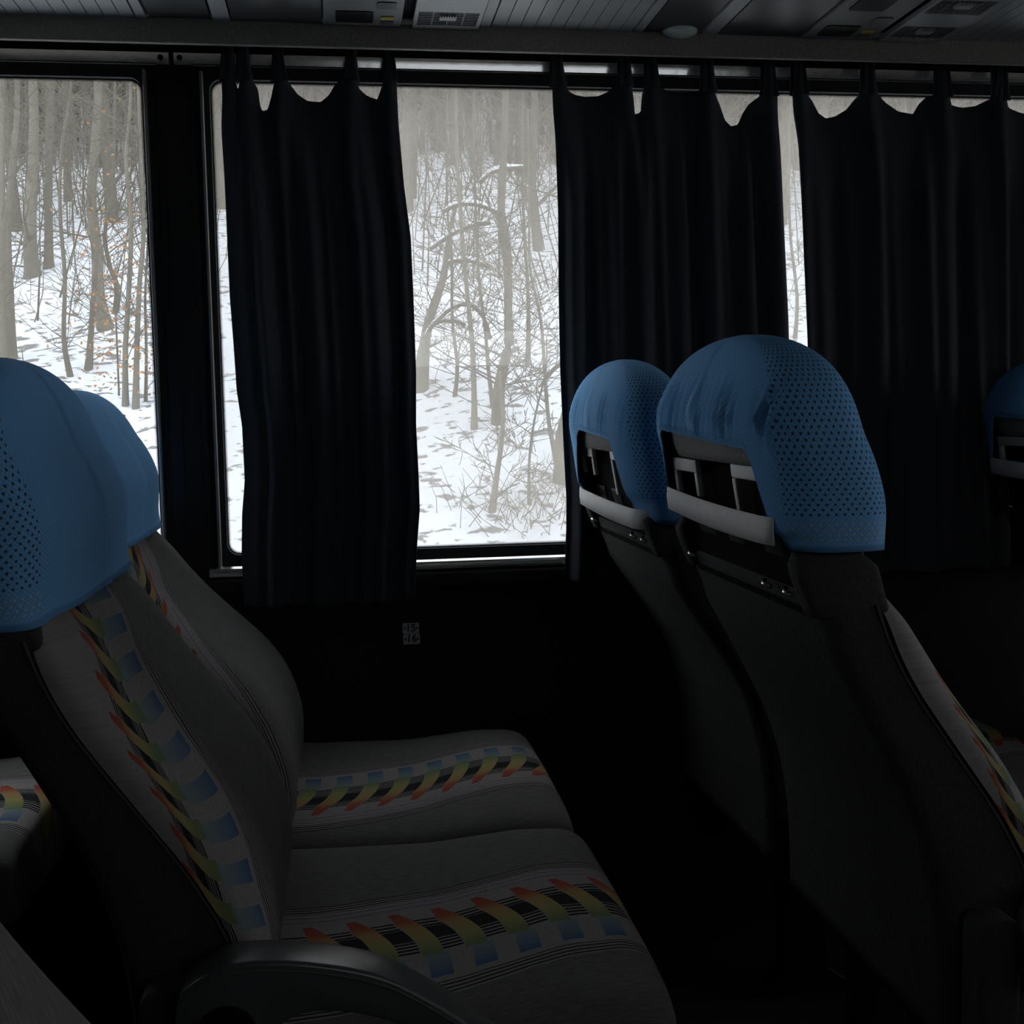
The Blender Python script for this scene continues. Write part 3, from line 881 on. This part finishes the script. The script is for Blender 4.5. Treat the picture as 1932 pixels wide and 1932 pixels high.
# ================================================================== ceiling fittings
UY0, UY1 = 1.80, 1.945
for k, (lab, labv) in enumerate((('grey service panel above the narrow curtain, with black window and yellow button', 'bright slotted air vent above the gap between the curtains'),
                                  ('dim grey service panel at the upper right, skewed by perspective', 'dim slotted air vent near the upper right corner'))):
    o = k * PITCH
    e_ = empty('service_panel', (o + 0.055, 1.87, ZR)); tag(e_, lab, 'service panel', 'panels over the seats')
    MB().prism(rounded(-.061, .061, -.56, .076, .004), 'z', -.008, -.001).build('panel_body', M['plastic'], e_, bevel=0.0015)
    MB().prism(rounded(-.042, .016, .004, .055, .006), 'z', -.0095, -.0075).build('display_window', M['black'], e_)
    MB().prism(rounded(-.042, .016, -.125, -.07, .006), 'z', -.0095, -.0075).build('display_window', M['black'], e_)
    MB().prism(rounded(.020, .050, -.040, -.012, .005), 'z', -.0095, -.0075).build('display_window', M['ceildark'], e_)
    MB().prism(rounded(.028, .048, .024, .036, .001), 'z', -.010, -.0075).build('call_button', M['yellow'], e_)['label'] = 'yellow button'
    MB().prism(rounded(.028, .048, .046, .060, .001), 'z', -.0092, -.0075).build('push_button', M['ceildark'], e_)
    e_ = empty('air_vent', (o + 0.187, 1.87, ZR)); tag(e_, labv, 'air vent', 'vents over the seats')
    fr = MB(); n0 = 0
    fr.box(-.053, .053, .058, .076, -.009, -.001).box(-.053, .053, -.066, -.004, -.009, -.001).box(-.053, -.047, -.004, .058, -.009, -.001).box(.047, .053, -.004, .058, -.009, -.001)
    fr.box(-.053, .053, -.56, -.128, -.009, -.001).box(-.053, -.047, -.128, -.066, -.009, -.001).box(.047, .053, -.128, -.066, -.009, -.001)
    fr.build('vent_frame', M['ceil'], e_)
    MB().box(-.047, .047, -.128, .058, -.003, -.001).build('vent_duct', M['recess'], e_)
    for oy in (0, -.124):
        sl = MB()
        for i in range(7): sl.box(-.047, .047, oy + .0025 + i * .008, oy + .0055 + i * .008, -.008, -.005)
        for x in (-.024, 0, .024): sl.box(x - .0012, x + .0012, oy - .004, oy + .058, -.0085, -.0055)
        sl.build('slats', M['plastic'], e_)
        kb = MB().box(-.014, .012, oy + .010, oy + .026, -.012, -.007)
        for i in range(7): kb.box(-.014 + i * .004, -.0125 + i * .004, oy + .004, oy + .012, -.012, -.008)
        kb.build('vent_knob', M['ceil'], e_)
e_ = empty('ceiling_lamp', (0.575, 1.947, ZR)); tag(e_, 'small half-round pale ribbed lamp under the rack at the upper right', 'lamp')
lr = []
for j in range(9):
    a = j / 8 * PI / 2
    lr.append([(0.030 * math.cos(a) * math.cos(t_ * PI / 24), -0.034 * math.cos(a) * math.sin(t_ * PI / 24), -.002 - .012 * math.sin(a)) for t_ in range(25)])
loft('lamp_lens', lr, M['lamp'], e_, cap1=True)
MB().prism([(.031 * math.cos(t_ * PI / 24), -.036 * math.sin(t_ * PI / 24)) for t_ in range(25)], 'z', -.003, 0).build('lamp_rim', M['plastic'], e_)

# ================================================================== number labels on the wall
def text_mesh(body, size, parent, loc):
    cu = bpy.data.curves.new('digits', 'FONT'); cu.body = body; cu.size = size; cu.align_x = 'CENTER'; cu.align_y = 'CENTER'; cu.extrude = 0.0003
    cu.offset = size * 0.02
    to = bpy.data.objects.new('digits_tmp', cu); COL.objects.link(to)
    dg = bpy.context.evaluated_depsgraph_get(); dg.update()
    me = bpy.data.meshes.new_from_object(to.evaluated_get(dg))
    bpy.data.objects.remove(to, do_unlink=True)
    me.transform(Matrix.Rotation(PI / 2, 4, 'X'))
    me.materials.clear()
    o = link('digits', me, M['ink'], parent, False); o.location = loc
    return o
for i, (num, lab) in enumerate((('15', 'small pale wall label reading 15, upper of the two'), ('16', 'small pale wall label reading 16, lower of the two'))):
    zc = 0.668 - i * 0.0198
    e_ = empty('seat_number_label', (0.1155 + i * 0.001, 2.0985, zc)); tag(e_, lab, 'number label', 'seat number labels')
    MB().prism(rounded(-.0148, .0148, -.0094, .0094, .0012), 'y', 0, .0013).build('label_plate', M['label'], e_)
    text_mesh(num, 0.0185, e_, (0.0, -0.0006, 0.0))
    for s_ in (-1, 1):
        MB().prism([(s_ * .0135, .000), (s_ * .0095, .003), (s_ * .0095, -.003)], 'y', -.0006, 0).build('arrow_mark', M['ink'], e_)

# ================================================================== the wood outside
GZ = -1.2
def hz(x, y):
    """height of the snowy ground"""
    h = 0.0
    t = max(0.0, y - 5.5)
    h = 0.36 * t - 0.5 * (1 - math.exp(-t / 2.5)) * 0.2
    h += 0.25 * math.sin(x * 0.21 + 1.0) * min(1, t / 8) + 0.12 * math.sin(x * 0.7 + y * 0.5) * min(1, t / 5) + 0.05 * math.sin(x * 1.9 - y * 1.3) * min(1, t / 3)
    return GZ + h
nx, ny = 150, 150
v, f = [], []
for j in range(ny + 1):
    yy = -30 + 35 * min(1, j / 15) if j < 15 else 5 + 115 * ((j - 15) / (ny - 15)) ** 1.6
    for i in range(nx + 1):
        xx = (-1 + 2 * i / nx); xx = 15 + 95 * (abs(xx) ** 1.5) * (1 if xx > 0 else -1) - 10
        v.append((xx, yy, hz(xx, yy)))
for j in range(ny):
    for i in range(nx):
        a = j * (nx + 1) + i; f.append((a, a + 1, a + nx + 2, a + nx + 1))
me = bpy.data.meshes.new('ground'); me.from_pydata(v, [], f); me.update()
gr = link('ground', me, M['snow']); gr['kind'] = 'structure'; gr['label'] = 'snow covered slope with scattered leaf litter'

def ground_hit(px, py):
    """where the ray through the pixel meets the slope"""
    d = at(px, py, 1.0) - EYE
    y = 5.0
    while y < 110:
        p = EYE + d * y
        if p.z <= hz(p.x, p.y): return p
        y += 0.05
    return EYE + d * 60

rnd = random.Random(11)
def grow(b, p, d, length, r, depth, R, seg=5, droop=0.0, sides=4, minr=0.004):
    """one limb and its side twigs"""
    pts, rad = [p.copy()], [r]
    q = p.copy(); dd = d.normalized()
    for i in range(seg):
        dd = (dd + Vector((R.gauss(0, .13), R.gauss(0, .13), R.gauss(0.02, .08) - droop))).normalized()
        q = q + dd * (length / seg)
        pts.append(q.copy()); rad.append(max(minr, r * (1 - 0.85 * (i + 1) / seg)))
    b.tube(pts, rad, sides, cap=False)
    if depth > 0:
        nb = R.randint(2, 4) if depth > 1 else R.randint(2, 3)
        for _ in range(nb):
            k = R.randint(1, seg - 1); t_ = pts[k]
            side = Vector((R.gauss(0, 1), R.gauss(0, 1), R.gauss(0.35, .4))).normalized()
            nd = (dd * 0.6 + side * 0.9).normalized()
            grow(b, t_, nd, length * R.uniform(.35, .65), max(minr, rad[k] * .55), depth - 1, R, 4, droop, 3, minr)

def tree_mesh(seed, H, r0, nb, lean=0.0, path=None, low=0.15, sides=8, depth=2, blen=0.22):
    R = random.Random(seed); b = MB()
    if path is None:
        path = [Vector((0, 0, -0.25))]; dx = R.gauss(0, lean); q = Vector((0, 0, 0)); a = R.uniform(0, 6.28)
        for i in range(11):
            t = i / 10
            path.append(Vector((dx * H * t + 0.12 * math.sin(a + t * 7) * t ** .5 * H / 12, R.gauss(0, .03), H * t)))
    n = len(path)
    rad = []
    for i, p in enumerate(path):
        h = max(0, p.z - path[0].z)
        rad.append(r0 * (1 - 0.7 * min(1, h / H)) + r0 * 0.6 * math.exp(-h / (0.18 + r0)))
    b.tube(path, rad, sides)
    for i in range(nb):
        t = low + (1 - low) * (i + R.random()) / nb
        k = min(n - 2, int(t * (n - 1))); fr_ = t * (n - 1) - k
        p = path[k].lerp(path[k + 1], fr_)
        an = R.uniform(0, 2 * PI); up_ = R.uniform(.25, 1.1)
        d = Vector((math.cos(an), math.sin(an), up_))
        grow(b, p, d, H * blen * (1.15 - t) * R.uniform(.6, 1.3), max(.008, rad[k] * R.uniform(.18, .4)), depth, R, minr=0.005)
    return b

# --- trees one can single out: (trunk pixel path from base upwards, width px near base, label, bark)
KEY = [
 ([(62, 522), (62, 440), (60, 330), (62, 220), (60, 80), (58, -250)], 24, 'stout trunk with a flared foot high on the slope, left window', 'bark2', 14),
 ([(22, 680), (20, 560), (12, 430), (20, 300), (26, 150), (28, -250)], 17, 'twin grey trunk at the left edge of the photo above the blue headrest', 'bark2', 15),
 ([(8, 690), (4, 520), (5, 380), (3, 200), (0, -200)], 13, 'pale trunk touching the left edge of the photo', 'bark2', 10),
 ([(92, 505), (88, 410), (92, 300), (96, 140), (98, -200)], 15, 'dark leaning trunk just right of the stout flared one', 'bark', 14),
 ([(133, 712), (124, 640), (120, 520), (112, 400), (118, 280), (135, 150), (150, -150)], 9, 'thin curved trunk in the middle of the left window', 'bark', 18),
 ([(200, 622), (186, 560), (180, 470), (170, 380), (178, 280), (185, 150), (190, -250)], 23, 'large beech trunk bowing left above its wide foot, left window', 'bark2', 16),
 ([(167, 700), (170, 620), (178, 560), (186, 500), (180, 400), (178, 300)], 12, 'crooked trunk crossing in front of the large beech', 'bark', 8),
 ([(218, 590), (222, 540), (205, 500), (200, 440), (212, 350), (218, 220), (222, -100)], 9, 'forked sapling right behind the large beech', 'bark', 14),
 ([(237, 770), (238, 660), (244, 540), (248, 420), (240, 300), (246, 160), (250, -200)], 11, 'straight trunk in the clump with orange leaves, left of the pair', 'bark2', 14),
 ([(256, 775), (256, 660), (262, 540), (268, 430), (264, 300), (262, 150), (262, -200)], 11, 'straight trunk nearest the pillar with orange leaves at its foot', 'bark2', 14),
 ([(275, 760), (278, 660), (274, 560), (280, 460), (284, 350), (286, 100)], 6, 'slim sapling half hidden by the edge of the pillar', 'bark', 12),
 ([(792, 735), (800, 660), (812, 600), (838, 520), (850, 440), (862, 380)], 26, 'blurred leaning trunk beside the narrow curtain edge', 'bark2', 12),
 ([(895, 812), (895, 740), (890, 640), (882, 560), (872, 470), (866, 330), (858, 120), (850, -200)], 11, 'slim upright trunk left of centre in the curtain gap', 'bark2', 16),
 ([(940, 800), (938, 740), (945, 700), (956, 650), (960, 590), (960, 500), (945, 420), (948, 330), (950, 180), (950, -250)], 21, 'main dark trunk in the middle of the curtain gap', 'bark', 18),
 ([(928, 968), (938, 900), (945, 840), (946, 790), (942, 700)], 12, 'short curved trunk rising from brush in the curtain gap', 'bark2', 7),
 ([(930, 770), (925, 690), (918, 620), (905, 520), (900, 400), (896, 250), (890, -50)], 8, 'thin pole left of the main dark trunk', 'bark', 14),
 ([(998, 955), (1003, 860), (1010, 780), (1026, 700), (1032, 640)], 6, 'thin sloping sapling low at the right of the curtain gap', 'bark', 9),
 ([(1052, 880), (1040, 800), (1030, 720), (1026, 620), (1012, 560), (1002, 500), (998, 400), (1000, 200)], 9, 'bent sapling along the right side of the curtain gap', 'bark', 15),
 ([(1058, 912), (1056, 870), (1056, 830), (1062, 780)], 24, 'broken stump at the edge of the middle curtain', 'bark2', 4),
 ([(996, 690), (998, 600), (1000, 520), (990, 440), (985, 300), (990, 60)], 9, 'mid-height trunk behind the bent sapling', 'bark', 14),
 ([(858, 750), (862, 690), (855, 600), (852, 480), (846, 380), (842, 200), (840, -80)], 7, 'faint sapling between the blurred trunk and the slim upright one', 'bark', 14),
 ([(1500, 640), (1498, 560), (1492, 450), (1490, 330), (1488, 150)], 7, 'sapling seen in the slit between the two right curtains', 'bark', 14),
]
for n_, (path, wpx, lab, bk, nb) in enumerate(KEY):
    base = ground_hit(*path[0])
    Yb = base.y
    if path[0][1] > 900: Yb = base.y
    pts = [at(px, py, Yb) for px, py in path]
    R = random.Random(n_ + 40)
    for i in range(1, len(pts)): pts[i].y += R.gauss(0, .08)
    # refine the polyline
    fine = []
    for i in range(len(pts) - 1):
        p0 = pts[max(i - 1, 0)]; p1 = pts[i]; p2 = pts[i + 1]; p3 = pts[min(i + 2, len(pts) - 1)]
        for k in range(4):
            t = k / 4
            fine.append(0.5 * ((2 * p1) + (p2 - p0) * t + (2 * p0 - 5 * p1 + 4 * p2 - p3) * t * t + (3 * p1 - p0 - 3 * p2 + p3) * t ** 3))
    fine.append(pts[-1])
    root = Vector((pts[0].x, Yb, hz(pts[0].x, Yb) - 0.1))
    loc = Vector((pts[0].x, Yb, hz(pts[0].x, Yb)))
    fine = [root] + fine
    local = [p - loc for p in fine]
    Ht = max(local[-1].z, 1.0)
    r0 = wpx / 2 * Yb / FPX
    b = tree_mesh(n_ + 300, Ht if len(path) > 5 else Ht * 1.5, r0, 0, path=local)
    nm = 'tree_stump' if 'stump' in lab else ('sapling' if 'sapling' in lab else 'tree')
    e_ = empty(nm, loc); tag(e_, lab, 'stump' if 'stump' in lab else 'tree')
    b.build('trunk', M[bk], e_, smooth=True)
    bb = MB(); R = random.Random(n_ + 900)
    for i in range(nb + 6):
        t = R.uniform(.12, 1); k = min(len(local) - 2, int(t * (len(local) - 1)))
        an = R.uniform(0, 2 * PI)
        rr_ = r0 * (1 - .6 * t)
        grow(bb, local[k], Vector((math.cos(an), .5 * math.sin(an), R.uniform(.1, .9))), min(2.6, max(.5, Ht * .25)) * R.uniform(.5, 1.1), max(.005, rr_ * R.uniform(.12, .26)), 2, R, droop=.01, minr=.003)
    if nm != 'tree_stump': bb.build('branches', M['twig'], e_, smooth=True)
    if 'orange leaves' in lab:
        lf = MB()
        for i in range(220):
            h = abs(R.gauss(0, .9)) + .1
            c = Vector((R.gauss(0, .22), R.gauss(0, .22), h + R.uniform(0, .4)))
            a = Vector((R.gauss(0, 1), R.gauss(0, 1), R.gauss(0, 1))).normalized() * .022
            bv = a.cross(Vector((R.gauss(0, 1), R.gauss(0, 1), R.gauss(0, 1)))).normalized() * .014
            n = len(lf.v); lf.v += [tuple(c + a), tuple(c + bv), tuple(c - a), tuple(c - bv)]; lf.f.append((n, n + 1, n + 2, n + 3))
        lv = lf.build('leaves', M['leaf'], e_); lv['kind'] = 'stuff'; lv['label'] = 'dead orange leaves'

# --- saplings bent under snow in the curtain gap
for i, (path, lab) in enumerate((
    ([(905, 345), (925, 325), (950, 318), (990, 316)], 'snowy bent branch highest in the curtain gap'),
    ([(835, 400), (860, 386), (890, 384), (915, 390), (945, 404)], 'snowy arching branch with a bright top, upper middle of the gap'),
    ([(812, 470), (850, 442), (885, 426), (925, 420)], 'snowy branch sloping up to the right below the arching one'),
    ([(845, 496), (870, 490), (900, 494), (925, 505)], 'short snowy arch halfway up the curtain gap'),
    ([(820, 610), (845, 585), (872, 572), (895, 578), (915, 600), (925, 640)], 'thick snow-topped hoop of a bent sapling'),
    ([(800, 640), (815, 612), (838, 604), (862, 606), (878, 614)], 'lower snow-topped branch beside the blurred trunk'),
    ([(968, 806), (985, 790), (1010, 745), (1040, 700), (1060, 685)], 'bare fallen branch leaning right above the stump'),
    ([(885, 850), (915, 838), (945, 832), (975, 828), (1055, 834)], 'long fallen branch lying on the snow left of the stump'))):
    base = ground_hit(path[-1][0], max(760, path[-1][1])); Yb = base.y + .4
    pts = [at(px, py, Yb) for px, py in path]
    fine = []
    for k in range(len(pts) - 1):
        for q in range(4): fine.append(pts[k].lerp(pts[k + 1], q / 4))
    fine.append(pts[-1])
    for _ in range(2):
        fine = [fine[0]] + [(fine[k - 1] + fine[k] * 2 + fine[k + 1]) / 4 for k in range(1, len(fine) - 1)] + [fine[-1]]
    loc = fine[0].copy(); e_ = empty('bent_branch', loc); tag(e_, lab, 'branch')
    rr = 0.022
    MB().tube([p - loc for p in fine], rr, 6).build('stem', M['twig'], e_, smooth=True)
    if i < 6:
        MB().tube([p - loc + Vector((0, 0, rr * .9)) for p in fine], [rr * (.4 + .7 * math.sin(PI * k / (len(fine) - 1))) for k in range(len(fine))], 6).build('snow_cap', M['snowcap'], e_, smooth=True)

# --- the rest of the wood: repeated bare trees
protos = []
for i in range(9):
    H = rnd.uniform(11, 16)
    tb = tree_mesh(700 + i, H, rnd.uniform(.055, .11), 30, lean=.03, low=.10, sides=6)
    protos.append(tb.mesh('bare_tree'))
for k, me in enumerate(protos):
    me.materials.append(M['bark'] if k % 3 else M['bark2'])
    me.polygons.foreach_set('use_smooth', [True] * len(me.polygons))
cnt = 0
while cnt < 275:
    u = rnd.random()
    y = 14 + 46 * u ** 0.75
    x = rnd.uniform(-.36 * y, .72 * y)
    sl = x / y
    # keep the nearest open snow clear
    if y < 19 and rnd.random() < .72: continue
    me = protos[rnd.randrange(9)]
    o = bpy.data.objects.new('bare_tree', me); COL.objects.link(o)
    o.location = (x, y, hz(x, y) - .05); s_ = rnd.uniform(.75, 1.2)
    o.scale = (s_, s_, s_ * rnd.uniform(.9, 1.15)); o.rotation_euler = (rnd.gauss(0, .035), rnd.gauss(0, .05), rnd.uniform(0, 6.28))
    tag(o, 'bare grey tree in the dense wood farther up the snowy slope', 'tree', 'bare trees filling the upper slope')
    cnt += 1
# --- the wood beyond the counted trees
R = random.Random(5); b = MB()
for i in range(2600):
    y = 27 + 50 * R.random() ** 1.1; x = R.uniform(-.34 * y, .70 * y)
    p = Vector((x, y, hz(x, y) - .1)); H = R.uniform(7, 15)
    top = p + Vector((R.gauss(0, .6), R.gauss(0, .5), H)); mid = p.lerp(top, .5) + Vector((R.gauss(0, .15), 0, 0))
    r = R.uniform(.03, .10)
    b.tube([p, mid, top], [r, r * .75, r * .25], 4, cap=False)
    for k in range(7):
        t = R.uniform(.12, .95); s0 = p.lerp(top, t)
        dd = Vector((R.gauss(0, 1), R.gauss(0, .6), R.uniform(.2, 1.3))).normalized() * R.uniform(.6, 2.2)
        b.tube([s0, s0 + dd], [r * .28, .008], 3, cap=False)
o = b.build('distant_wood', M['bark'], smooth=True)
tag(o, 'dense mass of thin bare trunks high up the slope, filling the top of the windows', 'wood', kind='stuff')
# --- saplings and brush nobody could count
R = random.Random(77); b = MB()
for i in range(3600):
    y = 11 + 50 * R.random() ** 0.8; x = R.uniform(-.34 * y, .70 * y)
    if y < 15 and R.random() < .8: continue
    p = Vector((x, y, hz(x, y) - .05)); h = R.uniform(1.0, 5.5) * (1 if y > 16 else .5)
    d = Vector((R.gauss(0, .22), R.gauss(0, .15), 1)).normalized()
    r = R.uniform(.004, .012) * (1 + y / 40)
    q = p + d * h * .5 + Vector((R.gauss(0, .1), 0, 0)); e2 = q + (d + Vector((R.gauss(0, .2), 0, 0))) * h * .5
    b.tube([p, q, e2], [r, r * .7, r * .3], 3, cap=False)
    for k in range(4):
        t = R.uniform(.25, .95); s0 = p.lerp(e2, t)
        dd = Vector((R.gauss(0, 1), R.gauss(0, .5), R.uniform(-.1, .9))).normalized() * R.uniform(.3, .9) * h * .3
        b.tube([s0, s0 + dd], [r * .4, r * .2], 3, cap=False)
o = b.build('undergrowth', M['twig'], smooth=True)
tag(o, 'tangle of thin bare saplings and twigs across the snowy slope', 'undergrowth', kind='stuff')
# --- brush at the foot of the slope in the curtain gap
for j, (px, py, wd, lab) in enumerate(((925, 965, .45, 'clump of dry brush around the foot of the short curved trunk'),
                                       (990, 965, .30, 'small dry tuft right of the brush clump'),
                                       (1045, 985, .35, 'low dry tuft near the middle curtain edge'),
                                       (1035, 915, .30, 'dry tuft leaning against the broken stump'),
                                       (960, 830, .35, 'dead twigs gathered under the main dark trunk'))):
    g = ground_hit(px, py); b = MB()
    for i in range(38):
        a = Vector((R.gauss(0, wd * .5), R.gauss(0, wd * .4), 0)); zz = hz(g.x + a.x, g.y + a.y) - g.z
        d = Vector((R.gauss(0, .5), R.gauss(0, .5), R.uniform(.3, 1))).normalized() * R.uniform(.1, .42) * wd / .4
        b.tube([a + Vector((0, 0, zz)), a + Vector((0, 0, zz)) + d * .6 + Vector((R.gauss(0, .03), 0, 0)), a + Vector((0, 0, zz)) + d], [.004, .003, .002], 3, cap=False)
    o = b.build('dry_brush', M['twig'], smooth=True); o.location = g
    tag(o, lab, 'brush', kind='stuff')
